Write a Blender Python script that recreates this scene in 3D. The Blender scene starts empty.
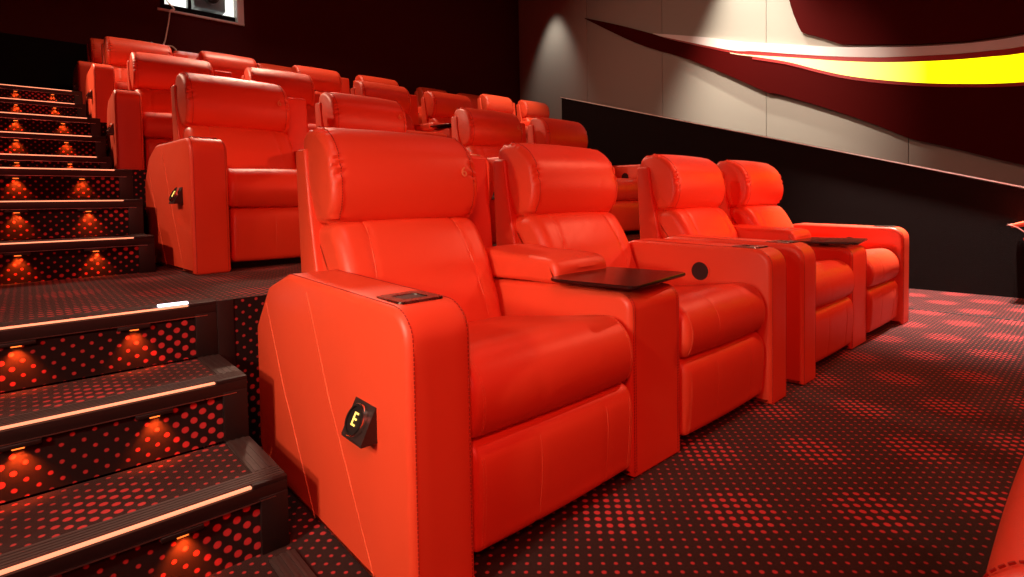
import bpy, bmesh, math, random
from mathutils import Vector, Matrix
random.seed(7)
S = bpy.context.scene
COL = S.collection
PI = math.pi

# ------------------------------------------------------------------ materials
def srgb(r, g, b):
    f = lambda c: (c/255/12.92) if c/255 <= .04045 else ((c/255+.055)/1.055)**2.4
    return (f(r), f(g), f(b), 1)

def newmat(name):
    m = bpy.data.materials.new(name); m.use_nodes = True
    nt = m.node_tree; b = nt.nodes['Principled BSDF']
    return m, nt, b

def N(nt, t, **kw):
    n = nt.nodes.new(t)
    for k, v in kw.items(): setattr(n, k, v)
    return n

def simple(name, col, rough=.5, metal=0, spec=.5, bump=None):
    m, nt, b = newmat(name)
    tc = N(nt, 'ShaderNodeTexCoord'); no = N(nt, 'ShaderNodeTexNoise')
    no.inputs['Scale'].default_value = 60 if bump is None else bump[0]
    nt.links.new(tc.outputs['Object'], no.inputs['Vector'])
    mr = N(nt, 'ShaderNodeMapRange')
    mr.inputs['To Min'].default_value = max(.02, rough-.06); mr.inputs['To Max'].default_value = min(1, rough+.06)
    nt.links.new(no.outputs['Fac'], mr.inputs['Value']); nt.links.new(mr.outputs[0], b.inputs['Roughness'])
    b.inputs['Base Color'].default_value = col; b.inputs['Metallic'].default_value = metal
    b.inputs['Specular IOR Level'].default_value = spec
    if bump:
        bp = N(nt, 'ShaderNodeBump'); bp.inputs['Strength'].default_value = bump[1]; bp.inputs['Distance'].default_value = .004
        nt.links.new(no.outputs['Fac'], bp.inputs['Height']); nt.links.new(bp.outputs[0], b.inputs['Normal'])
    return m

def emit(name, col, s):
    m, nt, b = newmat(name)
    b.inputs['Base Color'].default_value = (.02, .02, .02, 1)
    b.inputs['Emission Color'].default_value = col; b.inputs['Emission Strength'].default_value = s
    return m

def leather(name, col, rough=.40, crease=.25):
    m, nt, b = newmat(name)
    L = nt.links.new
    tc = N(nt, 'ShaderNodeTexCoord')
    mp = N(nt, 'ShaderNodeMapping'); L(tc.outputs['Object'], mp.inputs['Vector'])
    v = N(nt, 'ShaderNodeTexVoronoi'); v.inputs['Scale'].default_value = 420
    n1 = N(nt, 'ShaderNodeTexNoise'); n1.inputs['Scale'].default_value = 7; n1.inputs['Detail'].default_value = 3
    n1.inputs['Distortion'].default_value = .8
    for n in (v, n1): L(mp.outputs[0], n.inputs['Vector'])
    b1 = N(nt, 'ShaderNodeBump'); b1.inputs['Strength'].default_value = crease; b1.inputs['Distance'].default_value = .02
    b2 = N(nt, 'ShaderNodeBump'); b2.inputs['Strength'].default_value = .10; b2.inputs['Distance'].default_value = .0015
    L(n1.outputs['Fac'], b1.inputs['Height']); L(v.outputs['Distance'], b2.inputs['Height']); L(b1.outputs[0], b2.inputs['Normal'])
    L(b2.outputs[0], b.inputs['Normal'])
    mr = N(nt, 'ShaderNodeMapRange'); mr.inputs['To Min'].default_value = rough-.05; mr.inputs['To Max'].default_value = rough+.07
    L(n1.outputs['Fac'], mr.inputs['Value']); L(mr.outputs[0], b.inputs['Roughness'])
    b.inputs['Base Color'].default_value = col
    b.inputs['Specular IOR Level'].default_value = .50
    return m

def carpet(name, mode):
    """black-red carpet with a lattice of red dots that swell in clusters"""
    m, nt, b = newmat(name); L = nt.links.new
    g = N(nt, 'ShaderNodeNewGeometry'); sp = N(nt, 'ShaderNodeSeparateXYZ'); L(g.outputs['Position'], sp.inputs[0])
    def M(op, a, c=None, d=None):
        n = N(nt, 'ShaderNodeMath', operation=op)
        for i, v in enumerate((a, c, d)):
            if v is None: continue
            if isinstance(v, (int, float)): n.inputs[i].default_value = v
            else: L(v, n.inputs[i])
        return n.outputs[0]
    P, Q = .047, .044
    if mode == 'floor': u, v = sp.outputs[0], sp.outputs[1]
    elif mode == 'stair': u, v = sp.outputs[0], M('ADD', M('ADD', sp.outputs[1], sp.outputs[2]), .19)
    else: u, v = sp.outputs[1], sp.outputs[2]
    wn = N(nt, 'ShaderNodeTexNoise'); wn.inputs['Scale'].default_value = 90; L(g.outputs['Position'], wn.inputs['Vector'])
    def lat(ox, oy):
        a = M('SUBTRACT', M('FRACT', M('ADD', M('DIVIDE', u, P), ox)), .5)
        c = M('SUBTRACT', M('FRACT', M('ADD', M('DIVIDE', v, Q), oy)), .5)
        a = M('MULTIPLY', a, P); c = M('MULTIPLY', c, Q)
        return M('SQRT', M('ADD', M('MULTIPLY', a, a), M('MULTIPLY', c, c)))
    d = M('MINIMUM', lat(0, 0), lat(.5, .5))
    # cluster lattice
    A, B = .567, .52
    def cl(ox, oy):
        a = M('SUBTRACT', M('FRACT', M('ADD', M('DIVIDE', M('SUBTRACT', u, 2.10), A), ox)), .5)
        c = M('SUBTRACT', M('FRACT', M('ADD', M('DIVIDE', M('SUBTRACT', v, .73), B), oy)), .5)
        a = M('MULTIPLY', a, A); c = M('MULTIPLY', c, B)
        return M('SQRT', M('ADD', M('MULTIPLY', a, a), M('MULTIPLY', c, c)))
    cd = M('MINIMUM', cl(.5, .5), cl(0, 0))
    mr = N(nt, 'ShaderNodeMapRange', interpolation_type='SMOOTHSTEP')
    mr.inputs['From Min'].default_value = .155; mr.inputs['From Max'].default_value = .065
    L(cd, mr.inputs['Value'])
    rad = M('ADD', M('MULTIPLY', mr.outputs[0], .0042), .0048)
    rad = M('ADD', rad, M('MULTIPLY', M('SUBTRACT', wn.outputs['Fac'], .5), .003))
    inn = N(nt, 'ShaderNodeMapRange', interpolation_type='SMOOTHSTEP')
    inn.inputs['From Min'].default_value = .002; inn.inputs['From Max'].default_value = -.0015
    L(M('SUBTRACT', d, rad), inn.inputs['Value'])
    fib = N(nt, 'ShaderNodeTexNoise'); fib.inputs['Scale'].default_value = 900; L(g.outputs['Position'], fib.inputs['Vector'])
    mx = N(nt, 'ShaderNodeMix', data_type='RGBA')
    mx.inputs['A'].default_value = (.009, .0014, .001, 1); mx.inputs['B'].default_value = (.58, .040, .042, 1)
    L(M('MULTIPLY', inn.outputs[0], M('ADD', M('MULTIPLY', mr.outputs[0], .22), .70)), mx.inputs['Factor'])
    hs = N(nt, 'ShaderNodeHueSaturation'); L(mx.outputs['Result'], hs.inputs['Color'])
    L(M('ADD', M('MULTIPLY', fib.outputs['Fac'], .9), .55), hs.inputs['Value'])
    L(hs.outputs[0], b.inputs['Base Color'])
    b.inputs['Roughness'].default_value = .9; b.inputs['Specular IOR Level'].default_value = .25
    b.inputs['Sheen Weight'].default_value = .12; b.inputs['Sheen Roughness'].default_value = .5
    b.inputs['Sheen Tint'].default_value = (1, .6, .5, 1)
    bp = N(nt, 'ShaderNodeBump'); bp.inputs['Strength'].default_value = .5; bp.inputs['Distance'].default_value = .002
    L(fib.outputs['Fac'], bp.inputs['Height']); L(bp.outputs[0], b.inputs['Normal'])
    return m

LEATHER = leather('red_leather', (.80, .078, .027, 1), .41, .05)
SOFT = leather('red_leather_soft', (.80, .078, .027, 1), .42, .16)
STITCH = simple('stitch_thread', (.80, .15, .06, 1), .55)
HOLE = simple('dark_stitch', (.36, .018, .007, 1), .6)  # darker red dashes along the edges
BLACK = simple('black_plastic', (.012, .010, .010, 1), .35)
TRAYM = simple('tray_laminate', (.022, .005, .004, 1), .22)
STEEL = simple('dark_steel', (.30, .24, .20, 1), .28, 1)
CHROME = simple('chrome', (.8, .75, .7, 1), .12, 1)
CUPIN = simple('cup_inside', (.02, .006, .005, 1), .5)
BRONZE = simple('dark_trim_metal', (.055, .037, .032, 1), .55, .15)
BRONZE2 = simple('dark_trim_face', (.007, .0026, .0022, 1), .5, 0)
LIP = simple('thin_aluminium', (.50, .36, .32, 1), .3, 1)
LED = emit('warm_led', (1, .28, .14, 1), 1.8)
FIX = emit('step_light_glow', (1, .15, .02, 1), 3)
MARK = emit('marker_white', (.9, .85, 1, 1), 3)
KNOBL = emit('knob_letter', (1, .62, .12, 1), 2.2)
NUM = simple('number_tag', (.9, .42, .18, 1), .35, .3)
CF, CR, CS = carpet('carpet_floor', 'floor'), carpet('carpet_stair', 'stair'), carpet('carpet_side', 'side')

# ------------------------------------------------------------------ mesh helpers
def link(name, bm, mat, parent=None, smooth=True, loc=None):
    me = bpy.data.meshes.new(name)
    bmesh.ops.recalc_face_normals(bm, faces=bm.faces[:])
    bm.to_mesh(me); bm.free()
    for m in (mat if isinstance(mat, (list, tuple)) else [mat]): me.materials.append(m)
    if smooth:
        for p in me.polygons: p.use_smooth = True
        try: me.set_sharp_from_angle(angle=math.radians(38))
        except Exception: pass
    o = bpy.data.objects.new(name, me); COL.objects.link(o)
    if parent: o.parent = parent
    if loc: o.location = loc
    return o

def tag(o, label=None, cat=None, group=None, kind=None):
    if label: o['label'] = label
    if cat: o['category'] = cat
    if group: o['group'] = group
    if kind: o['kind'] = kind
    return o

def empty(name, loc, rz=0):
    o = bpy.data.objects.new(name, None); o.empty_display_size = .1
    COL.objects.link(o); o.location = loc; o.rotation_euler = (0, 0, rz); return o

def box(bm, x0, x1, y0, y1, z0, z1, bev=0):
    vs = [bm.verts.new((x, y, z)) for x in (x0, x1) for y in (y0, y1) for z in (z0, z1)]
    fs = [bm.faces.new([vs[i] for i in q]) for q in ((0,1,3,2),(4,6,7,5),(0,4,5,1),(2,3,7,6),(0,2,6,4),(1,5,7,3))]
    if bev:
        es = list({e for f in fs for e in f.edges})
        bmesh.ops.bevel(bm, geom=es, offset=bev, segments=3, profile=.5, affect='EDGES')

def round_poly(pts):
    """pts: (y, z, r) closed polygon -> densely rounded outline"""
    out = []; n = len(pts)
    for i in range(n):
        p0 = Vector(pts[i-1][:2]); p = Vector(pts[i][:2]); p1 = Vector(pts[(i+1) % n][:2]); r = pts[i][2]
        a = (p0-p); b = (p1-p); la, lb = a.length, b.length; a.normalize(); b.normalize()
        ang = a.angle(b)
        if r < 1e-5 or ang > 3.1: out.append(p); continue
        t = min(r/math.tan(ang/2), la*.48, lb*.48); r2 = t*math.tan(ang/2)
        s = p+a*t; e = p+b*t; c = p+(a+b).normalized()*(r2/math.sin(ang/2))
        k = 6
        a0 = math.atan2(s.y-c.y, s.x-c.x); a1 = math.atan2(e.y-c.y, e.x-c.x)
        d = (a1-a0+PI) % (2*PI)-PI
        for j in range(k+1):
            q = a0+d*j/k; out.append(c+Vector((math.cos(q), math.sin(q)))*r2)
    return out

def spline(pts, k=6):
    out = []; n = len(pts)
    for i in range(n):
        p = [Vector(pts[(i+j-1) % n]) for j in range(4)]
        for s in range(k):
            t = s/k
            out.append(.5*((2*p[1])+(-p[0]+p[2])*t+(2*p[0]-5*p[1]+4*p[2]-p[3])*t*t+(-p[0]+3*p[1]-3*p[2]+p[3])*t**3))
    return out

def densify(o, m):
    out = []
    for i in range(len(o)):
        a, b = o[i], o[(i+1) % len(o)]; n = max(1, int((b-a).length/m))
        for j in range(n): out.append(a.lerp(b, j/n))
    return out

def loft(bm, outline, x0, x1, r=.02, k=5, dome=0, mid=1, warp=None, axis='x'):
    """extrude a closed (y,z) outline from x0 to x1 with rounded ends; warp(x,p,n) gives an extra outward offset"""
    n = len(outline)
    area = sum(outline[i].x*outline[(i+1) % n].y-outline[(i+1) % n].x*outline[i].y for i in range(n))
    sg = 1 if area > 0 else -1
    nor = []
    for i in range(n):
        t = outline[(i+1) % n]-outline[i-1]
        nor.append(Vector((t.y, -t.x)).normalized()*sg)
    c = sum(outline, Vector((0, 0)))/n
    secs = []
    for j in range(k+1):
        a = j/k*PI/2; secs.append((x0+r*(1-math.cos(a)), r*(1-math.sin(a))))
    for j in range(1, mid): secs.append((x0+r+(x1-x0-2*r)*j/mid, 0))
    for j in range(k, -1, -1):
        a = j/k*PI/2; secs.append((x1-r*(1-math.cos(a)), r*(1-math.sin(a))))
    rings = []
    def mk(x, p): return bm.verts.new((x, p.x, p.y))
    if dome:
        for s in (.25, .55, .82): pass
    pre = []; post = []
    for s in (.3, .6, .85):
        pre.append((s, x0-dome*(1-s*s))); post.append((s, x1+dome*(1-s*s)))
    inner = lambda d: [outline[i]-nor[i]*d for i in range(n)]
    e = inner(r)
    if dome:
        for s, x in pre: rings.append([mk(x, c+(p-c)*s) for p in e])
    for x, d in secs:
        ps = []
        for i in range(n):
            q = outline[i]-nor[i]*d
            if warp: q = q+nor[i]*warp(x, outline[i], nor[i])
            ps.append(mk(x, q))
        rings.append(ps)
    if dome:
        for s, x in reversed(post): rings.append([mk(x, c+(p-c)*s) for p in e])
    for a, b in zip(rings, rings[1:]):
        for i in range(n): bm.faces.new((a[i], a[(i+1) % n], b[(i+1) % n], b[i]))
    bm.faces.new(rings[0]); bm.faces.new(rings[-1])

def tube(bm, pts, r, k=6, cap=True):
    pts = [Vector(p) for p in pts]; rings = []; up = None
    for i, p in enumerate(pts):
        t = (pts[min(i+1, len(pts)-1)]-pts[max(i-1, 0)]).normalized()
        if up is None: up = t.orthogonal().normalized()
        up = (up-t*up.dot(t)).normalized(); w = t.cross(up)
        rings.append([bm.verts.new(p+(up*math.cos(2*PI*j/k)+w*math.sin(2*PI*j/k))*r) for j in range(k)])
    for a, b in zip(rings, rings[1:]):
        for j in range(k): bm.faces.new((a[j], a[(j+1) % k], b[(j+1) % k], b[j]))
    if cap: bm.faces.new(rings[0]); bm.faces.new(rings[-1])

def disc(bm, c, ax, r, h, k=24, r2=None):
    """short cylinder / cone from c along ax"""
    ax = Vector(ax).normalized(); u = ax.orthogonal().normalized(); w = ax.cross(u); c = Vector(c); r2 = r if r2 is None else r2
    a = [bm.verts.new(c+(u*math.cos(2*PI*j/k)+w*math.sin(2*PI*j/k))*r) for j in range(k)]
    b = [bm.verts.new(c+ax*h+(u*math.cos(2*PI*j/k)+w*math.sin(2*PI*j/k))*r2) for j in range(k)]
    for j in range(k): bm.faces.new((a[j], a[(j+1) % k], b[(j+1) % k], b[j]))
    bm.faces.new(a); bm.faces.new(b)

def ring(bm, c, ax, ro, ri, h, k=28):
    ax = Vector(ax).normalized(); u = ax.orthogonal().normalized(); w = ax.cross(u); c = Vector(c)
    P = lambda r, t, j: bm.verts.new(c+ax*t+(u*math.cos(2*PI*j/k)+w*math.sin(2*PI*j/k))*r)
    R = [[P(r, t, j) for j in range(k)] for r, t in ((ro, 0), (ro, h), (ri, h), (ri, 0))]
    for q in range(4):
        a, b = R[q], R[(q+1) % 4]
        for j in range(k): bm.faces.new((a[j], a[(j+1) % k], b[(j+1) % k], b[j]))

def dashes(bm, pts, step=.0085, ln=.0055, r=.0011):
    """row of separate stitches along a polyline"""
    P = [Vector(p) for p in pts]; cum = [0]
    for a, b in zip(P, P[1:]): cum.append(cum[-1]+(b-a).length)
    def at(s):
        for i in range(len(P)-1):
            if s <= cum[i+1]: return P[i].lerp(P[i+1], (s-cum[i])/max(1e-9, cum[i+1]-cum[i]))
        return P[-1]
    s = 0
    while s+ln < cum[-1]:
        tube(bm, [at(s), at(s+ln)], r, 4); s += step

def text_bm(ch, size, depth):
    cu = bpy.data.curves.new('t', 'FONT'); cu.body = ch; cu.size = size; cu.extrude = depth; cu.align_x = 'CENTER'; cu.align_y = 'CENTER'
    o = bpy.data.objects.new('t', cu); COL.objects.link(o)
    me = bpy.data.meshes.new_from_object(o.evaluated_get(bpy.context.evaluated_depsgraph_get()))
    bm = bmesh.new(); bm.from_mesh(me)
    bpy.data.objects.remove(o); bpy.data.curves.remove(cu); bpy.data.meshes.remove(me)
    return bm

# ------------------------------------------------------------------ dimensions (metres)
WA, WS, WC, GAP = .176, .663, .306, .198
R_, T_ = .1936, .338
YN = [1.489, 1.827, 2.165, 3.40, 3.735, 4.085, 5.14, 5.47, 5.81, 7.15, 7.49]   # stair nosings
ZN = [R_, 2*R_, 3*R_, .772, .970, 1.160, 1.315, 1.503, 1.690, 2.004, 2.190]

# ------------------------------------------------------------------ recliner
ARM = [(-.042, .0, .012), (-.042, .655, .075), (.05, .700, .16), (.683, .706, .12), (.83, .655, .05), (.985, .535, .05), (1.0, .05, .03), (.955, .0, .02)]
ARM_O = densify(round_poly([(-.042, 0, .01), (-.042, .689, .080), (.68, .707, .14), (.86, .65, .06), (.995, .50, .06), (1.0, .07, .03), (.93, 0, .02)]), .05)
SHELL = densify(round_poly([(.945, 1.128, .02), (1.035, 1.130, .02), (1.012, .62, .06), (1.0, .07, .02), (.70, .07, .02), (.70, .50, .05), (.865, .68, .08), (.915, .92, .1)]), .04)
HEAD = spline([(a-.026, b-.008) for a, b in [(.985, .862), (.90, .856), (.852, .858), (.812, .886), (.789, .945), (.784, 1.02), (.808, 1.11), (.870, 1.178), (.935, 1.212), (1.0, 1.213), (1.045, 1.185), (1.055, 1.12), (1.05, 1.0), (1.03, .90)]], 5)
BACK = spline([(a-.020*(b > .7), b-.012*(b > .7)) for a, b in [(.60, .42), (.612, .50), (.628, .56), (.660, .64), (.700, .71), (.742, .785), (.775, .832), (.815, .862), (.88, .868), (.965, .86), (.985, .76), (.96, .60), (.93, .45), (.85, .38), (.70, .38)]], 4)
SEAT = spline([(a, b+(.018 if a < .1 or b < .4 else (.006 if a < .2 else -.010))) for a, b in [(.02, .318), (-.010, .335), (-.024, .375), (-.026, .42), (-.014, .462), (.014, .498), (.058, .521), (.12, .530), (.25, .524), (.42, .500), (.60, .470), (.67, .44), (.66, .36), (.58, .315), (.35, .305), (.15, .308)]], 4)
FOOT = spline([(.10, .318), (.050, .330), (.010, .322), (-.014, .290), (-.021, .235), (-.018, .16), (-.012, .10), (-.004, .055), (.03, .045), (.10, .045), (.14, .10), (.14, .22)], 4)

def seam(lines, parent, mat=None, solid=0, ln=.0065, r=.0011, name='seam'):
    bm = bmesh.new()
    for l in lines:
        if solid: tube(bm, l, solid, 5)
        else: dashes(bm, l, .010, ln, r)
    return link(name, bm, mat or STITCH, parent)

def crinkle(W, amp, reach=.075):
    def f(x, p, n):
        d = min(x, W-x)
        if d > reach: return 0
        w = math.exp(-((d-.034)/.022)**2); side = 0 if x < W/2 else 3.3
        a = math.atan2(p.y-1.0, p.x-.93)
        fine = math.sin(a*31+side+1.9*math.sin(a*7+side)+d*60)
        return -amp*w*(.45+.55*fine)*(.45+.55*math.sin(a*5+side*2))
    return f

def puff(W, c=.006, seams=(.23, .515), sd=.0025):
    def f(x, p, n):
        v = c*math.sin(PI*min(1, max(0, x/W)))
        for s in seams: v -= sd*math.exp(-((x-s)/.006)**2)
        return v
    return f

def make_recliner(side):
    """side -1: arm on the left, +1: arm on the right. origin = seat's left front foot"""
    W = WS
    root = empty('recliner_seat', (0, 0, 0))
    ax0, ax1 = (-WA-.010, -.010) if side < 0 else (W+.001, W+WA)
    xo = ax0 if side < 0 else ax1              # outer face x
    xi = ax1 if side < 0 else ax0
    bm = bmesh.new(); loft(bm, ARM_O, ax0, ax1, .022, 5, mid=4)
    arm = link('armrest', bm, LEATHER, root)
    # stitching of the arm: double rows round the front edges, two slanting seams on the outer side
    top = [(-.042, z) for z in [i*.03+.01 for i in range(20)]]
    fr = [p for p in ARM_O if p.x < .70 and p.y > .62 and p.x > -.05]
    fr.sort(key=lambda p: (p.x, p.y))
    prof = [Vector(p) for p in top]+fr
    for xs in (xo, xi):
        sgn = 1 if xs == ax0 else -1; two = []
        for e in (.015,):
            pts = []
            for p in prof:
                d = .022-math.sqrt(max(0, .022**2-(.022-e)**2)) if e < .022 else 0
                if p.x < .03: q = Vector((p.x+d*.9-.0004, p.y-(d if p.y > .66 else 0)))
                else: q = Vector((p.x, p.y-d+.0004))
                pts.append((xs+sgn*e, q.x, q.y))
            two.append(pts)
        seam(two, arm, HOLE, r=.0016)
    so = -.0012 if side < 0 else .0012
    for a, b in (((.513, .668), (.135, .008)), ((.875, .594), (.500, .008))):
        m = ((a[0]*.58+b[0]*.42)+.02, a[1]*.58+b[1]*.42)
        seam([[(xo+so*.2, *a), (xo+so*.2, *m), (xo+so*.2, *b)]], arm, solid=.0014)
    # cup holder set in the top front of the arm
    cx, cy = (ax0+ax1)/2, .092
    bm = bmesh.new()
    o = round_poly([(-.062, -.062, .014), (.062, -.062, .014), (.062, .062, .014), (-.062, .062, .014)])
    lo = [bm.verts.new((cx+p.x, cy+p.y, .687)) for p in o]; hi = [bm.verts.new((cx+p.x*.985, cy+p.y*.985, .6965)) for p in o]
    k = len(o)
    inr = []; inl = []
    for p in o:
        a = math.atan2(p.y, p.x); inr.append(bm.verts.new((cx+.044*math.cos(a), cy+.044*math.sin(a), .6965))); inl.append(bm.verts.new((cx+.043*math.cos(a), cy+.043*math.sin(a), .690)))
    for i in range(k):
        j = (i+1) % k
        bm.faces.new((lo[i], lo[j], hi[j], hi[i])); bm.faces.new((hi[i], hi[j], inr[j], inr[i])); bm.faces.new((inr[i], inr[j], inl[j], inl[i]))
    cup = link('cup_holder', bm, STEEL, root)
    bm = bmesh.new(); disc(bm, (cx, cy, .6900), (0, 0, 1), .0435, .0040, 32, .0435); link('cup_well', bm, CUPIN, cup)
    # control panel: wedge on the outer side, knob with lit letter
    s = side
    y0, y1, z0, z1 = .105, .208, .358, .442
    bm = bmesh.new(); pr = .042
    ins = xo-s*.012
    v = [bm.verts.new(p) for p in ((ins, y0, z1), (ins, y1, z1), (ins, y1, z0), (ins, y0, z0), (xo+s*.002, y0, z1), (xo+s*.002, y1, z1), (xo+s*pr, y1, z0+.006), (xo+s*pr, y0, z0+.006), (xo+s*pr, y1, z0), (xo+s*pr, y0, z0))]
    for q in ((0,1,2,3), (0,4,5,1), (4,7,6,5), (7,9,8,6), (9,3,2,8), (0,3,9,7,4), (1,5,6,8,2)): bm.faces.new([v[i] for i in q])
    pan = link('control_panel', bm, simple_panel, root, smooth=False)
    nrm = Vector((s*(z1-z0-.006), 0, pr-.002)).normalized()
    c = Vector((xo+s*(pr+.002)/2, (y0+y1)/2, (z1+z0+.006)/2))
    bm = bmesh.new(); disc(bm, c, nrm, .036, .010, 32, .035); ring(bm, c+nrm*.010, nrm, .036, .031, .004)
    kn = link('knob', bm, BLACK, pan)
    bm = bmesh.new(); ring(bm, c+nrm*.0015, nrm, .0385, .0358, .010, 32); link('knob_ring', bm, CHROME, pan)
    bm = text_bm('E', .045, .0008)
    yv = Vector((0, 0, 1)); yv = (yv-nrm*yv.dot(nrm)).normalized(); xv = yv.cross(nrm)
    mt = Matrix((xv, yv, nrm)).transposed().to_4x4(); mt.translation = c+nrm*.0112
    bm.transform(mt); link('letter', bm, KNOBL, pan, smooth=False)
    # seat cushion
    bm = bmesh.new(); loft(bm, SEAT, -.007 if side < 0 else .004, W-.004, .030, 6, mid=40, warp=puff(W))
    seat = link('seat_cushion', bm, SOFT, root)
    sp = [p for p in SEAT if p.x < .30 and p.y > .33]
    sp.sort(key=lambda p: math.atan2(p.y-.40, -(p.x-.12)))
    c0 = Vector((.2, .42))
    for x in (.23, .515):
        w = puff(W)(x, Vector((0, 0)), 0); q = []
        for p in sp:
            if p.x < .13: d = (p-c0).normalized(); q.append((x, p.x+d.x*(w+.0004), p.y+d.y*(w+.0004)))
        seam([q], seat, solid=.0014)
    for xx in ((.030, .036), (W-.030, W-.036)):
        two = []
        for x in xx:
            w = puff(W)(x, Vector((0, 0)), 0); q = []
            for p in sp:
                if p.x < .25: d = (p-c0).normalized(); q.append((x, p.x+d.x*(w+.0002), p.y+d.y*(w+.0002)))
            two.append(q)
        seam(two, seat)
    # footrest
    bm = bmesh.new(); loft(bm, FOOT, .006, W-.006, .024, 6, mid=40, warp=puff(W, .005))
    foot = link('footrest', bm, LEATHER, root)
    fp = [p for p in FOOT if p.x < .01 and .05 < p.y < .30]; fp.sort(key=lambda p: p.y)
    for x in (.23, .515):
        w = puff(W, .005)(x, Vector((0, 0)), 0); seam([[(x, p.x-w-.0004, p.y) for p in fp]], foot, solid=.0014)
    for xx in ((.030, .038), (W-.030, W-.038)):
        seam([[(x, p.x-puff(W, .005)(x, Vector((0, 0)), 0)-.0002, p.y) for p in fp] for x in xx], foot)
    # backrest, shell, headrest
    def bw(x, p, n):
        v = .012*math.sin(PI*min(1, max(0, x/W)))
        for s_ in (.10+.10*(p.y-.5), W-.10-.10*(p.y-.5)): v -= .005*math.exp(-((x-s_)/.008)**2)
        return v if p.x < .86 else 0
    bm = bmesh.new(); loft(bm, BACK, .010, W-.010, .05, 7, mid=44, warp=bw)
    back = link('backrest', bm, SOFT, root)
    for q in (0, 1):
        pts = []
        for p in sorted([p for p in BACK if p.x < .83 and p.y > .47], key=lambda p: p.y):
            x = .10+.10*(p.y-.5)
            if q: x = W-x
            w = .012*math.sin(PI*x/W)-.005
            pts.append((x, p.x-w*.8-.001, p.y+w*.5))
        seam([pts], back, solid=.0015)
    bm = bmesh.new(); loft(bm, SHELL, -.016, W+.004, .012, 4, mid=2)
    link('back_shell', bm, LEATHER, root)
    bm = bmesh.new()
    hw = crinkle(W, .013)
    loft(bm, densify(HEAD, .007), .006, W-.008, .034, 7, dome=.012, mid=60, warp=lambda x, p, n: hw(x, p, n)+.006*math.sin(PI*x/W))
    head = link('headrest', bm, SOFT, root)
    for x in (.042, W-.044):
        hp = sorted([p for p in HEAD if p.x < 1.03 and p.y > .87 and (p.x < .93 or p.y > 1.1)], key=lambda p: math.atan2(p.y-.98, -(p.x-.98)))
        pts = []
        for p in hp:
            d = (p-Vector((.95, 1.0))).normalized(); w = hw(x, p, 0)+.0045
            pts.append((x, p.x+d.x*w, p.y+d.y*w))
        seam([pts], head, HOLE, r=.0016)
    # dark base under the seat
    bm = bmesh.new(); box(bm, .03, W-.03, .10, .90, .0, .12, .006); link('base', bm, BLACK, root)
    if side > 0:                                # round hole drawn as a flat dark disc on the arm's inner side
        bm = bmesh.new(); disc(bm, (xi+.004, .294, .570), (-1, 0, 0), .046, .006, 28, .044); link('side_cup_recess', bm, CUPIN, root)
        bm = bmesh.new(); ring(bm, (xi+.002, .294, .570), (-1, 0, 0), .050, .044, .006); link('recess_rim', bm, LEATHER, root)
    return root

simple_panel = simple('panel_plate', (.035, .020, .018, 1), .42, .2)

CON = densify(round_poly([(0, 0, .01), (0, .612, .055), (.35, .612, .05), (.80, .590, .06), (.82, .0, .02)]), .05)
LID = spline([(.335, .614), (.318, .645), (.330, .683), (.36, .702), (.45, .709), (.60, .712), (.72, .722), (.79, .715), (.80, .67), (.79, .605), (.65, .606), (.50, .610)], 4)

def make_console():
    """origin = left front foot of the console"""
    W = WC
    root = empty('seat_console', (0, 0, 0))
    bm = bmesh.new(); loft(bm, CON, .006, W+.004, .024, 5, mid=4)
    body = link('body', bm, LEATHER, root)
    fr = sorted([p for p in CON if p.x < .34 and p.y > .55 and p.x > -.01], key=lambda p: (p.x, p.y))
    prof = [Vector((0, .02+i*.03)) for i in range(18)]+fr
    for xs, sg in ((.002, 1), (W-.002, -1)):
        seam([[(xs+sg*e, p.x-.0002, p.y+(.0002 if p.x > .05 else 0)) for p in prof] for e in (.016, .026)], body, HOLE, r=.0014)
    bm = bmesh.new(); loft(bm, LID, -.004, W-.010, .022, 6, mid=10, warp=lambda x, p, n: .008*math.sin(PI*min(1, max(0, x/W))) if p.y > .66 else 0)
    lid = link('padded_lid', bm, SOFT, root)
    lp = sorted([p for p in LID if p.y > .69 or (p.x < .36 and p.y > .64)], key=lambda p: p.x*1+p.y*.2)
    seam([[(.010, p.x, p.y-.006) for p in lp if p.x > .34]], lid)
    # swivel tray, turned a little towards the right seat
    o = round_poly([(-.215, -.150, .025), (.200, -.150, .025), (.200, .20, .05), (-.215, .20, .05)])
    bm = bmesh.new(); a = math.radians(8)
    rr = lambda p, z: bm.verts.new((W/2+.005+p.x*math.cos(a)-p.y*math.sin(a), .135+p.x*math.sin(a)+p.y*math.cos(a), z))
    lo = [rr(p*.985, .6355) for p in o]; l2 = [rr(p, .639) for p in o]; hi = [rr(p, .645) for p in o]; h2 = [rr(p*.99, .6475) for p in o]
    for A, B in ((lo, l2), (l2, hi), (hi, h2)):
        for i in range(len(o)): bm.faces.new((A[i], A[(i+1) % len(o)], B[(i+1) % len(o)], B[i]))
    bm.faces.new(lo); bm.faces.new(h2)
    tr = link('swivel_tray', bm, TRAYM, root)
    bm = bmesh.new(); disc(bm, (W/2, .20, .615), (0, 0, 1), .03, .03, 20); link('tray_pivot', bm, BLACK, tr)
    bm = bmesh.new()
    bo = densify(round_poly([(.945, 1.135, .015), (1.03, 1.138, .02), (1.0, .1, .02), (.90, .1, .02), (.90, .60, .03)]), .05)
    loft(bm, bo, .018, .192, .02, 5, mid=2); link('rear_filler', bm, LEATHER, root)
    return root

def copy_tree(o, parent=None):
    c = o.copy(); COL.objects.link(c)
    if parent: c.parent = parent
    for ch in list(o.children): copy_tree(ch, c)
    return c

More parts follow.
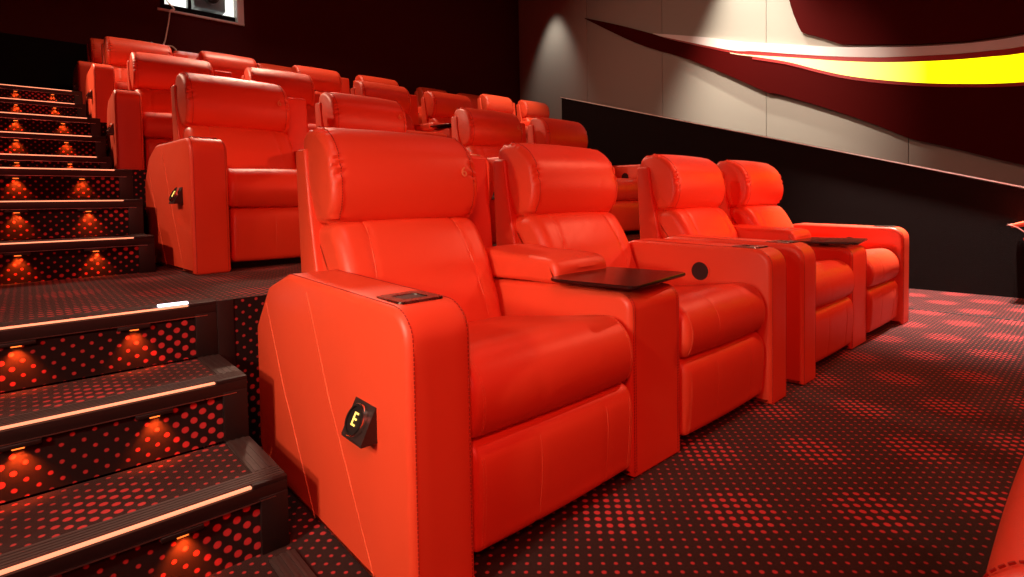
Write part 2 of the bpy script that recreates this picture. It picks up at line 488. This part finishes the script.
PROTO = {-1: make_recliner(-1), 1: make_recliner(1), 0: make_console()}
USED = set()
def place(kind, loc, label, cat, group, rz=0):
    if kind not in USED: o = PROTO[kind]; USED.add(kind)
    else: o = copy_tree(PROTO[kind])
    o.location = loc; o.rotation_euler = (0, 0, rz)
    tag(o, label, cat, group)
    return o

rownames = {1: 'nearest row', 2: 'second row up', 3: 'third row up', 4: 'fourth row up', 5: 'back row'}
def pair(x0, y, z, labL, labR, labC, row, which='LRC', rz=0):
    rz = math.radians(rz); c, s_ = math.cos(rz), math.sin(rz)
    P = lambda d: (x0+d*c, y+d*s_, z)
    g = 'red leather recliners in the '+rownames[row]
    out = []
    if 'L' in which: out.append(place(-1, P(WA), labL, 'recliner', g, rz))
    if 'C' in which: place(0, P(WA+WS), labC, 'console', 'padded consoles between paired recliners', rz)
    if 'R' in which: out.append(place(1, P(WA+WS+WC), labR, 'recliner', g, rz))
    return out
X0 = .606; PW = 2*(WA+WS)+WC+GAP
r1 = pair(X0, 1.049, 0,
  'large orange-red leather recliner nearest the camera, round E knob on its outer side',
  'orange-red leather recliner right of the nearest black swivel tray',
  'red padded console with black swivel tray beside the nearest recliner', 1)
r1 += pair(X0+PW, 1.049, 0,
  'red recliner in the nearest row, third from the stairs, just past the gap',
  'red recliner at the far right end of the nearest row, by the dark parapet wall',
  'red padded console with tray between the two farthest seats of the nearest row', 1)
Y2, Z2 = 3.09, 3*R_
r2 = pair(X0+.01, Y2, Z2,
  'dark red recliner of the second row at the stairs, chrome control on its side',
  'red recliner of the second row whose headrest shows above the nearest headrest',
  'red console of the second row between its two seats nearest the stairs', 2, rz=2.6)
r2 += pair(X0+PW, Y2, Z2,
  'second-row red recliner seen between the first and second nearest headrests',
  'second-row red recliner farthest right, headrest against the dark parapet',
  'red console of the second row beside the dark parapet wall', 2)
Y3, Z3 = 5.03, 1.160
pair(X0-.07, Y3+.07, Z3-.02,
  'third-row red recliner at the stairs, lit pink on its seat back and arm',
  'third-row red recliner second from the stairs, above the second row',
  'red console of the third row nearest the stairs', 3, rz=-2.5)
pair(X0+PW-.05, Y3, Z3,
  'third-row red recliner third from the stairs, partly covering a lighter one behind',
  'third-row red recliner farthest right, headrest left of the two bright ones',
  'red console of the third row farthest from the stairs', 3)
Y4, Z4 = 6.85, 1.690
pair(X0-.05, Y4, Z4,
  'fourth-row recliner at the stairs with pale orange lit arm side',
  'fourth-row recliner second from the stairs, thin bright line on top',
  'red console of the fourth row nearest the stairs', 4)
pair(X0+PW-.10, Y4, Z4,
  'fourth-row recliner third from the stairs with a bright highlight on its corner',
  'fourth-row recliner whose pale top edge shows behind a third-row headrest',
  'red console of the fourth row in the middle of the row', 4)
pair(6.08, Y4, Z4,
  'bright orange lit recliner of the fourth row, left of the last pair',
  'farthest right recliner of the fourth row, standing by the grey wall',
  'red console between the two farthest right seats of the fourth row', 4)
Y5, Z5 = 8.30, 2.004
pair(.53, Y5, Z5+.0, 'dim red recliner of the back row beside the top of the stairs',
  'dim red recliner of the back row below the projection window cable', 'dim red console of the back row beside the stairs', 5)
pair(2.64, Y5, Z5, 'dim red recliner of the back row right of the projection window', None, None, 5, 'L')
pair(5.65, Y5, Z5, 'dim red back-row recliner, left one of the far right pair',
  'dim red back-row recliner, right one of the far right pair', 'dim red console of the far right pair in the back row', 5)
# the row in front of the camera: only the top corner of one seat back shows
o = place(-1, (.668, -.940, -.640), 'orange-red seat back corner at the bottom right edge of the photo', 'recliner', None)

# number tags on the headrests that show one: part of the chair
def number(chair, x, y, z, rx):
    bm = text_bm('6', .058, .0012)
    bm.transform(Matrix.Translation((x, y, z)) @ Matrix.Rotation(rx, 4, 'X'))
    link('seat_number', bm, NUM, chair, smooth=False)
number(r1[0], .568, .750, 1.045, math.radians(80))
number(r2[0], .572, .750, 1.045, math.radians(80)); number(r2[1], .572, .750, 1.045, math.radians(80)); number(r2[3-1], .572, .750, 1.045, math.radians(80))

# ------------------------------------------------------------------ setting: stepped floors
def slab(name, x0, x1, y0, y1, z0, z1):
    mats = (CF if abs(z1) < .01 else CR, CR, CS)
    bm = bmesh.new(); box(bm, x0, x1, y0, y1, z0, z1)
    bmesh.ops.recalc_face_normals(bm, faces=bm.faces[:])
    for f in bm.faces:
        n = f.normal; f.material_index = 0 if abs(n.z) > .5 else (1 if abs(n.y) > .5 else 2)
    o = link(name, bm, mats, smooth=False); tag(o, kind='structure'); return o
XP = 6.46; XW = 9.0; XL = -1.5; XS = .50
slab('floor', XL, XP, .084, 2.167, -.70, 0)
slab('floor', XL, XW, -3.0, .084, -.74, -.640)
slab('floor', XP, XW, .084, 6.06, -.70, 0)
slab('floor', XS, XP, YN[2], YN[5], -.05, Z2)
slab('floor', XS, XP, YN[5], 6.06, -.05, Z3)
slab('floor', XS, XW, 6.06, 8.02, -.05, Z4)
slab('floor', XS, XW, 8.02, 9.70, -.05, Z5)

# ------------------------------------------------------------------ stair steps (things)
ords = ['lowest', 'second', 'third', 'fourth', 'fifth', 'sixth', 'seventh', 'eighth', 'ninth', 'tenth', 'topmost']
SX0 = XL
for i in range(11):
    y, z = YN[i], ZN[i]
    yb = YN[i+1]+.012 if i < 10 else 8.9
    x1 = XS-.0005
    lab = {0: 'lowest stair step in view, wide glowing strip along its edge, red dotted carpet',
           2: 'stair landing step level with the second row, white marker light at its end',
           5: 'stair landing step level with the third row of recliners',
           8: 'stair landing step level with the fourth row of recliners',
           10: 'topmost lit stair step, below the black wall'}.get(i, ords[i]+' stair step from the bottom with glowing orange edge and dotted carpet')
    root = tag(empty('stair_step', (0, 0, 0)), lab, 'step', 'lit stair steps of the aisle')
    zb = ZN[i-1] if i else 0.0
    bm = bmesh.new(); box(bm, SX0, x1, y+.012, yb, zb, z-.006 if i not in (2, 5, 8) else z-.001)
    bmesh.ops.recalc_face_normals(bm, faces=bm.faces[:])
    for f in bm.faces:
        n = f.normal; f.material_index = 0 if abs(n.z) > .5 else (1 if abs(n.y) > .5 else 2)
    link('tread', bm, (CR, CR, CS), root, smooth=False)
    # nosing: ribbed top plate, face, lip
    bm = bmesh.new()
    box(bm, SX0, x1, y+.016, y+.075, z-.006, z+.0005, .001)
    for r in range(4): box(bm, SX0, x1, y+.022+.013*r, y+.028+.013*r, z, z+.002)
    if i not in (2, 5, 8):
        box(bm, x1-.065, x1+.0015, y+.076, YN[i+1] if i < 10 else y+.34, z-.006, z+.0005, .001)
        for r in range(3): box(bm, x1-.058+.018*r, x1-.050+.018*r, y+.076, YN[i+1] if i < 10 else y+.34, z, z+.002)
    nos = link('nosing', bm, BRONZE, root)
    bm = bmesh.new()
    box(bm, SX0, x1+.001, y, y+.012, z-.046, z-.012, .001)
    box(bm, x1-.068, x1+.001, y-.001, y+.012, zb+.001, z-.040, .0015)
    box(bm, x1-.086, x1+.001, y, y+.016, z-.012, z, .001)
    link('edge_face', bm, BRONZE2, root)
    bm = bmesh.new(); box(bm, SX0, x1-.03, y-.002, y+.001, z-.048, z-.0455); link('lip', bm, LIP, root)
    bm = bmesh.new()
    box(bm, SX0, x1-.088, y+.001, y+.014, z-.0085, z-.0028, .0020)
    link('light_strip', bm, LED, root)
    for lx in (.253, -.036, -.325):
        bm = bmesh.new(); box(bm, lx-.045, lx+.045, y-.004, y+.012, z-.062, z-.050, .002)
        hs = link('step_light', bm, BRONZE2, root)
        bm = bmesh.new(); box(bm, lx-.012, lx+.012, y-.002, y+.010, z-.0650, z-.0622); link('bulb', bm, FIX, hs)
        ld = bpy.data.lights.new('step_lamp', 'SPOT'); ld.energy = 4.5; ld.color = (1, .11, .012); ld.spot_size = math.radians(96); ld.spot_blend = .9; ld.shadow_soft_size = .008
        lo = bpy.data.objects.new('step_lamp', ld); COL.objects.link(lo); lo.location = (lx, y-.008, z-.070)
        lo.rotation_euler = (math.radians(22), 0, 0); lo.parent = root
    if i == 2:
        bm = bmesh.new(); box(bm, .322, .412, y+.000, y+.022, z+.0005, z+.009, .002); link('row_marker', bm, MARK, root)
# side trim of the landing at the foot of the stairs
bm = bmesh.new(); box(bm, XS-.065, XS, .26, 1.45, -.001, .008, .002)
for r in range(3): box(bm, XS-.058+.018*r, XS-.050+.018*r, .26, 1.45, .008, .010)
tag(link('trim_1', bm, BRONZE), kind='structure')
# carpet joint in the side passage
bm = bmesh.new(); box(bm, 5.30, 5.312, .24, 2.16, -.001, .0035, .001); tag(link('trim_2', bm, BRONZE2), kind='structure')
# panel at the outer end of the second-row platform next to the steps
bm = bmesh.new(); box(bm, XS, XS+.055, YN[2]-.004, YN[2], .0, Z2, .001); tag(link('trim_3', bm, BRONZE2), kind='structure')

# ------------------------------------------------------------------ walls
def wallmat(name, col, rough=.95, sc=300):
    return simple(name, col, rough, 0, .2, (sc, .25))
GREY = wallmat('grey_fabric', (.35, .325, .275, 1))
DARK = wallmat('dark_maroon_wall', (.060, .006, .005, 1))
BLK = wallmat('black_wall', (.0035, .002, .002, 1))
CEIL = wallmat('dark_ceiling', (.012, .004, .003, 1))

def pbox(name, mat, x0, x1, y0, y1, z0, z1, bev=0, kind='structure'):
    bm = bmesh.new(); box(bm, x0, x1, y0, y1, z0, z1, bev); o = link(name, bm, mat, smooth=bool(bev)); tag(o, kind=kind); return o
HC = 6.2; YB = 9.70
# back wall with the opening of the projection window
WX0, WX1, WZ0, WZ1 = 1.62, 2.80, 3.93, 4.75
bm = bmesh.new()
box(bm, XL-.1, WX0, YB, YB+.2, 0, HC); box(bm, WX1, XW+.1, YB, YB+.2, 0, HC)
box(bm, WX0, WX1, YB, YB+.2, 0, WZ0); box(bm, WX0, WX1, YB, YB+.2, WZ1, HC)
tag(link('wall_back', bm, DARK, smooth=False), kind='structure')
pbox('trim_4', BLK, XL, .92, YB-.03, YB, Z5, 3.22)          # black wainscot at the head of the stairs
pbox('wall_left', BLK, XL-.1, XL, -3, YB+.2, -.7, HC)
pbox('wall_front', BLK, XL-.1, XW+.1, -3.2, -3, -.7, HC)
pbox('ceiling', CEIL, XL-.1, XW+.1, -3.2, YB+.2, HC, HC+.1)

# projection window: reveal, sill, mullion, lit glass, booth behind
CREAM = simple('cream_frame', (.62, .56, .50, 1), .5)
win = empty('window_1', ((WX0+WX1)/2, YB, WZ0)); tag(win, kind='structure')
win.location = (0, 0, 0)
bm = bmesh.new()
box(bm, WX1-.10, WX1, YB-.012, YB+.19, WZ0, WZ1); box(bm, WX0-.04, WX1, YB-.03, YB+.02, WZ0-.035, WZ0, .004); box(bm, WX0, WX1-.1, YB-.012, YB+.19, WZ1-.03, WZ1)
link('frame', bm, CREAM, win)
bm = bmesh.new(); box(bm, WX0, WX1-.1, YB+.12, YB+.18, WZ0, WZ0+.12); box(bm, WX0, WX0+.08, YB+.12, YB+.18, WZ0+.12, WZ1-.03); box(bm, WX0+.40, WX0+.44, YB+.10, YB+.16, WZ0+.12, WZ1-.03)
link('sash', bm, BLK, win, smooth=False)
GL, nt, b = newmat('window_glass'); b.inputs['Transmission Weight'].default_value = 1; b.inputs['Roughness'].default_value = 0; b.inputs['IOR'].default_value = 1.05; b.inputs['Base Color'].default_value = (.97, .98, 1, 1)
bm = bmesh.new(); box(bm, WX0+.08, WX1-.1, YB+.135, YB+.141, WZ0+.12, WZ1-.03); link('pane', bm, GL, win, smooth=False)
BOOTH = simple('booth_white_wall', (.85, .88, .84, 1), .8)
for q in ((WX0-.8, WX1+.8, YB+1.6, YB+1.65, 3.2, 5.6), (WX0-.85, WX0-.8, YB+.2, YB+1.6, 3.2, 5.6), (WX1+.8, WX1+.85, YB+.2, YB+1.6, 3.2, 5.6),
          (WX0-.8, WX1+.8, YB+.2, YB+1.6, 3.15, 3.2), (WX0-.8, WX1+.8, YB+.2, YB+1.6, 5.6, 5.65)):
    bm = bmesh.new(); box(bm, *q); tag(link('wall_booth', bm, BOOTH, smooth=False), kind='structure')
# projector inside the booth
pj = tag(empty('film_projector', (2.42, YB+.75, 4.20)), 'grey projector behind the glass of the projection window', 'projector')
bm = bmesh.new(); box(bm, -.24, .24, -.25, .35, .02, .40, .03); link('housing', bm, simple('projector_grey', (.16, .17, .18, 1), .5), pj)
bm = bmesh.new(); disc(bm, (0, -.25, .18), (0, -1, 0), .085, .14, 28, .095); ring(bm, (0, -.39, .18), (0, -1, 0), .10, .08, .02); link('lens', bm, BLACK, pj)
bm = bmesh.new(); box(bm, -.10, .10, -.1, .2, -1.0, .02, .01); link('pedestal', bm, BLACK, pj)
# cable hanging from the window
bm = bmesh.new()
pts = [(1.66, YB-.05, 4.12), (1.70, YB-.06, 4.04), (1.775, YB-.07, 3.96), (1.79, YB-.07, 3.93), (1.74, YB-.07, 3.90), (1.705, YB-.08, 3.70), (1.655, YB-.10, 3.45), (1.63, YB-.13, 3.35), (1.72, YB-.2, 3.335), (1.78, YB-.22, 3.27)]
sm = []
for a in range(len(pts)-1):
    p = [Vector(pts[max(0, min(len(pts)-1, a+j-1))]) for j in range(4)]
    for s in range(6):
        t = s/6; sm.append(.5*((2*p[1])+(-p[0]+p[2])*t+(2*p[0]-5*p[1]+4*p[2]-p[3])*t*t+(-p[0]+3*p[1]-3*p[2]+p[3])*t**3))
tube(bm, sm, .010, 6)
tag(link('hanging_cable', bm, simple('white_cable', (.75, .65, .55, 1), .5)), 'thin pale cable hanging from the sill of the projection window', 'cable')

# parapet beside the seats
PAR = simple('parapet_carpet', (.006, .0014, .0008, 1), .95, 0, .2, (220, .6))
def ztop(y): return .955+(y-.544)*.2963
bm = bmesh.new()
ya, yb = -2.9, 5.98
def prism(bm, pts, x0, x1):
    a = [bm.verts.new((x0, *p)) for p in pts]; b = [bm.verts.new((x1, *p)) for p in pts]; n = len(pts)
    for i in range(n): bm.faces.new((a[i], a[(i+1) % n], b[(i+1) % n], b[i]))
    bm.faces.new(a); bm.faces.new(b)
prism(bm, [(ya, -.70), (yb, -.70), (yb, ztop(yb)), (ya, ztop(ya))], XP, XP+.14)
tag(link('wall_parapet', bm, PAR, smooth=False), kind='structure')
bm = bmesh.new()
prism(bm, [(ya, ztop(ya)), (yb+.01, ztop(yb)), (yb+.01, ztop(yb)+.018), (ya, ztop(ya)+.018)], XP-.012, XP+.152)
tag(link('trim_5', bm, simple('parapet_cap', (.06, .03, .025, 1), .25, .6), smooth=False), kind='structure')
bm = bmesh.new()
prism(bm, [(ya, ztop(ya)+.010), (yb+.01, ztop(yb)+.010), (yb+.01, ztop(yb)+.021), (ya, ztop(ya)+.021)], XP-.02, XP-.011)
tag(link('trim_6', bm, simple('cap_highlight', (.9, .75, .7, 1), .45, .5), smooth=False), kind='structure')  # pale strip painted in as the highlight along the cap's edge

# right wall, fabric panels separated by narrow joints
pbox('wall_right', BLK, XW, XW+.1, -3, YB+.2, -.7, HC)
ys = [-2.9+.0, .05, 1.92, 3.82, 5.74, 7.56, YB-.02]
ys = [-2.9, .05, 1.916, 3.820, 5.738, 7.555, YB-.03]
for a, b in zip(ys, ys[1:]):
    bm = bmesh.new(); box(bm, XW-.03, XW-.001, a+.003, b-.003, .0, HC-.01, .004)
    o = link('wall_panel', bm, GREY); tag(o, kind='structure')

# sculpted wall feature
RED = simple('dark_red_lacquer', (.058, .0008, .0005, 1), .7, 0, .05)
RED_GLOW = simple('red_lip_glow', (.42, .012, .010, 1), .5)  # brighter copy of the red, paints the slot's glow onto the lips
LEDGE = simple('pale_ledge', (.80, .72, .68, 1), .5)
XF = 8.87
KF = XF/8.5
def cr(pts, k=5):
    P = [Vector(p) for p in pts]; out = []
    for i in range(len(P)-1):
        p = [P[max(0, i-1)], P[i], P[i+1], P[min(len(P)-1, i+2)]]
        for s in range(k):
            t = s/k; out.append(.5*((2*p[1])+(-p[0]+p[2])*t+(2*p[0]-5*p[1]+4*p[2]-p[3])*t*t+(-p[0]+3*p[1]-3*p[2]+p[3])*t**3))
    out.append(P[-1]); return out
def flat_solid(bm, lower, upper, x0, x1, k=60):
    """solid between two curves given as functions of y (lists sorted by descending y)"""
    def samp(c, y):
        for a, b in zip(c, c[1:]):
            if b[0] <= y <= a[0]: t = (a[0]-y)/(a[0]-b[0]+1e-9); return a[1]+(b[1]-a[1])*t
        return c[0][1] if y > c[0][0] else c[-1][1]
    y0 = min(lower[0][0], upper[0][0]); y1 = max(lower[-1][0], upper[-1][0])
    rows = []
    for i in range(k+1):
        y = y0+(y1-y0)*i/k; zl, zu = samp(lower, y), samp(upper, y)
        if zu < zl+.003: zu = zl+.003
        xa0 = x0(y) if callable(x0) else x0
        rows.append([bm.verts.new(q) for q in ((xa0, y, zl), (xa0, y, zu), (x1, y, zu), (x1, y, zl))])
    for a, b in zip(rows, rows[1:]):
        for j in range(4): bm.faces.new((a[j], a[(j+1) % 4], b[(j+1) % 4], b[j]))
    bm.faces.new(rows[0]); bm.faces.new(rows[-1])
low = [(7.266, 4.599), (6.019, 3.826), (5.045, 3.358), (4.209, 2.888), (3.623, 2.532), (3.474, 2.484), (3.07, 2.305), (2.577, 2.069), (2.131, 1.836), (1.815, 1.654), (1.40, 1.50), (.725, 1.24), (-.6, .80), (-1.6, .55)]
lowtop = [(7.30, 4.63), (6.4, 4.25), (5.62, 3.89), (5.324, 3.734), (4.208, 3.248), (3.828, 3.115), (3.33, 2.935), (2.971, 2.77), (2.635, 2.622), (2.319, 2.51), (1.853, 2.377), (1.352, 2.268), (.736, 2.181), (-.4, 2.12), (-1.6, 2.2)]
yelt = [(5.62, 3.895), (5.324, 3.740), (4.208, 3.262), (3.828, 3.140), (3.148, 2.954), (2.635, 2.808), (2.17, 2.696), (1.744, 2.618), (1.355, 2.563), (.997, 2.529), (.74, 2.514), (-.4, 2.52), (-1.6, 2.65)]
ledt = [(5.66, 3.92), (4.62, 3.6), (3.979, 3.377), (3.148, 3.142), (2.636, 2.998), (2.171, 2.895), (1.746, 2.807), (1.234, 2.734), (.743, 2.711), (-.4, 2.76), (-1.6, 2.95)]
ledb = [(5.66, 3.90), (5.324, 3.755), (4.208, 3.30), (3.828, 3.20), (3.148, 3.005), (2.635, 2.868), (2.17, 2.760), (1.744, 2.688), (1.355, 2.632), (.997, 2.60), (.74, 2.59), (-.4, 2.62), (-1.6, 2.78)]
s2l = [(3.30, 3.86), (3.294, 3.828), (3.239, 3.623), (3.134, 3.336), (3.093, 3.302), (2.84, 3.171), (2.604, 3.029), (2.171, 2.93), (1.746, 2.84), (1.234, 2.76), (.743, 2.74), (-.4, 2.79), (-1.6, 2.98)]
s2u = [(3.30, 3.87), (3.299, 6.1), (-1.6, 6.1)]
def XS0(y):                                      # the feature dies into the wall at its tail
    t = max(0, min(1, (y-4.2)/3.0)); return XF+.07*t
low, lowtop, yelt, ledt, ledb, s2l = [[(p[0]*KF, .92+(p[1]-.92)*KF) for p in q] for q in (low, lowtop, yelt, ledt, ledb, s2l)]
s2u = [(3.30*KF, 4.0), (3.299*KF, 6.15), (-1.6*KF, 6.15)]
F = tag(empty('wall_sculpture', (0, 0, 0)), 'dark red swooping relief on the right wall with a glowing yellow slot', 'wall feature')
C2 = lambda p: [tuple(v) for v in cr(p)]
bm = bmesh.new(); flat_solid(bm, C2(low), C2(lowtop), XS0, XW-.031, 120); link('lower_wing', bm, RED, F)
bm = bmesh.new(); flat_solid(bm, C2(ledb), C2(ledt), lambda y: XS0(y)+.02, XW-.031, 100); link('pale_ledge', bm, LEDGE, F)
bm = bmesh.new(); flat_solid(bm, C2(yelt), C2(ledb), lambda y: XS0(y)+.03, XW-.031, 100); link('upper_glow_band', bm, RED_GLOW, F)
bm = bmesh.new(); flat_solid(bm, [(a, b-.045) for a, b in C2(lowtop[5:])], [(a, b-.004) for a, b in C2(lowtop[5:])], lambda y: XS0(y)-.012, XW-.10, 100); link('lower_lip', bm, RED_GLOW, F)
bm = bmesh.new(); flat_solid(bm, s2l, s2u, XF+.02, XW-.031, 140); link('upper_wing', bm, RED, F, smooth=False)
m, nt, b = newmat('yellow_glow'); L = nt.links.new
g = N(nt, 'ShaderNodeTexCoord'); sp = N(nt, 'ShaderNodeSeparateXYZ'); L(g.outputs['Object'], sp.inputs[0])
mr = N(nt, 'ShaderNodeMapRange'); mr.inputs['From Min'].default_value = 1.7; mr.inputs['From Max'].default_value = 3.6; L(sp.outputs[1], mr.inputs['Value'])
mx = N(nt, 'ShaderNodeMix', data_type='RGBA'); mx.inputs['A'].default_value = (1, .80, .0, 1); mx.inputs['B'].default_value = (1, .66, .40, 1)
L(mr.outputs[0], mx.inputs['Factor']); L(mx.outputs['Result'], b.inputs['Emission Color']); b.inputs['Emission Strength'].default_value = 2.1; b.inputs['Base Color'].default_value = (.3, .2, .05, 1)
GLOW = m
bm = bmesh.new(); flat_solid(bm, C2(lowtop[4:]), C2(yelt[2:]), lambda y: XS0(y)+.03, XW-.031, 100); link('light_diffuser', bm, GLOW, F)

# fold-down seat on the parapet at the right edge
fs = tag(empty('folding_seat', (6.10, .60, .645)), 'small red fold-down seat at the right edge against the dark parapet', 'seat')
bm = bmesh.new(); o = densify(round_poly([(-.34, .035, .02), (-.01, -.012, .012), (.012, .012, .012), (-.34, .125, .03)]), .05); loft(bm, o, 0, .35, .012, 4)
link('seat_pad', bm, LEATHER, fs)
bm = bmesh.new(); tube(bm, [(-.004, .014, .016), (-.004, -.05, -.012), (-.004, -.16, -.11), (-.004, -.30, -.22)], .0055, 6); tube(bm, [(-.004, .018, .008), (.33, .018, .008)], .0045, 6)
link('frame', bm, simple('seat_frame_metal', (.45, .18, .15, 1), .45, .3), fs)
bm = bmesh.new(); o = densify(round_poly([(-.36, -.34, .02), (-.09, -.125, .02), (-.070, -.085, .015), (-.32, -.16, .02)]), .05); loft(bm, o, 0.01, .35, .012, 4)
link('lower_pad', bm, LEATHER, fs)

# ------------------------------------------------------------------ lights
def aim(o, tgt):
    d = Vector(tgt)-Vector(o.location); o.rotation_euler = d.to_track_quat('-Z', 'Y').to_euler()
def area(name, loc, tgt, size, e, col):
    l = bpy.data.lights.new(name, 'AREA'); l.energy = e; l.color = col; l.size = size
    o = bpy.data.objects.new(name, l); COL.objects.link(o); o.location = loc; aim(o, tgt); return o
def spot(name, loc, tgt, ang, e, col, blend=.6, rad=.06):
    l = bpy.data.lights.new(name, 'SPOT'); l.energy = e; l.color = col; l.spot_size = math.radians(ang); l.spot_blend = blend; l.shadow_soft_size = rad
    o = bpy.data.objects.new(name, l); COL.objects.link(o); o.location = loc; aim(o, tgt); return o
LIGHTS = [
 ('spot', 'left_arm_fill', (-1.40, .75, 1.75), (.60, 1.28, .62), 38, 112, (1, .82, .66)),  # added spot that brightens the nearest arm's outer side
 ('spot', 'left_low', (-1.40, 1.0, 1.3), (.60, 1.5, .5), 70, 112, (1, .76, .56)),  # added low fill for the left side of the nearest recliner
 ('spot', 'left_row_two', (-1.40, 2.7, 2.3), (.60, 3.5, 1.0), 36, 150, (1, .55, .40)),  # added spot to lift the second row's arm side
 ('area', 'key_behind', (-.7, -.8, 2.3), (1.2, 1.8, .6), .5, 50, (1, .12, .09)),
 ('spot', 'key_right', (6.3, -2.7, 2.1), (3.2, 1.95, 1.10), 25, 760, (1, .20, .11)),
 ('spot', 'high_right', (6.1, -.5, 4.6), (3.4, 1.5, .6), 50, 640, (1, .24, .13)),
 ('area', 'rear_ceiling', (2.6, 7.6, 5.9), (2.6, 1.5, 0), .6, 200, (1, .62, .44)),
 ('spot', 'rear_left', (-1.3, 8.0, 4.9), (.7, 6.0, 1.9), 52, 1250, (1, .66, .46)),
 ('spot', 'down_row_four', (6.0, 6.2, 6.0), (6.7, 7.8, 2.3), 40, 770, (1, .82, .66)),
 ('spot', 'passage', (6.15, .8, 5.9), (6.0, .9, 0), 46, 9000, (1, .80, .70)),
 ('spot', 'wall_wash_far', (8.45, 8.45, 5.7), (8.97, 8.5, 3.0), 54, 142, (1, .90, .80)),
 ('spot', 'wall_wash_near', (8.0, 4.0, 5.7), (8.97, 4.0, 3.5), 56, 705, (1, .90, .76)),
 ('spot', 'wall_wash_low', (4.8, 3.4, 5.5), (8.97, 3.8, 2.2), 46, 1650, (1, .84, .70)),
 ('area', 'back_glow', (5.0, 2.6, 5.9), (3.0, 4.6, 1.2), 1.5, 46, (1, .12, .08)),
 ('spot', 'left_row_four', (-1.40, 6.3, 3.7), (.60, 7.4, 2.3), 30, 110, (1, .62, .42)),  # added spot to lift the fourth row's arm side
 ('spot', 'stairs_down', (-.3, .4, 5.6), (-.1, 1.3, 0), 44, 210, (1, .62, .50)),  # added fill from above to brighten the treads
 ('area', 'front_red_fill', (3.0, -2.8, 2.4), (3.0, 3.0, 1.4), 2.5, 38, (1, .06, .05)),  # added red fill for the fronts of the rows, not a screen
 ('spot', 'window_accent', (2.3, 8.4, 5.9), (2.3, 9.7, 4.0), 34, 40, (1, .92, .85)),  # added spot that brightens the projection window's frame
]
for k, n, a, b, z, e, c in LIGHTS:
    if k == 'area': area(n, a, b, z, e, c)
    else: spot(n, a, b, z, e, c, .9, .08)
area('booth_light', (2.2, YB+.9, 5.5), (2.2, YB+1.0, 3.5), .9, 60, (1, .98, .92))

W = bpy.data.worlds.new('world'); S.world = W; W.use_nodes = True
W.node_tree.nodes['Background'].inputs[0].default_value = (1, .25, .2, 1); W.node_tree.nodes['Background'].inputs[1].default_value = .0

# ------------------------------------------------------------------ camera (solved from the photo's vanishing lines)
yaw, pt, rl = math.radians(48.187), math.radians(2.0), math.radians(-.9714)
Fv = Vector((math.cos(yaw)*math.cos(pt), math.sin(yaw)*math.cos(pt), -math.sin(pt)))
Rv = Vector((math.sin(yaw), -math.cos(yaw), 0)); Uv = Rv.cross(Fv)
R2 = Rv*math.cos(rl)+Uv*math.sin(rl); U2 = -Rv*math.sin(rl)+Uv*math.cos(rl)
cd = bpy.data.cameras.new('camera'); co = bpy.data.objects.new('camera', cd); COL.objects.link(co)
mt = Matrix((R2, U2, -Fv)).transposed().to_4x4(); mt.translation = Vector((0, 0, .92)); co.matrix_world = mt
cd.sensor_width = 36; cd.sensor_fit = 'HORIZONTAL'; cd.lens = 542.77/1024*36; cd.shift_y = (220.69-288.5)/1024; cd.clip_start = .02
S.camera = co
S.view_settings.view_transform = 'Standard'; S.view_settings.look = 'None'; S.view_settings.gamma = 1
S.view_settings.use_curve_mapping = False; S.view_settings.exposure = 0
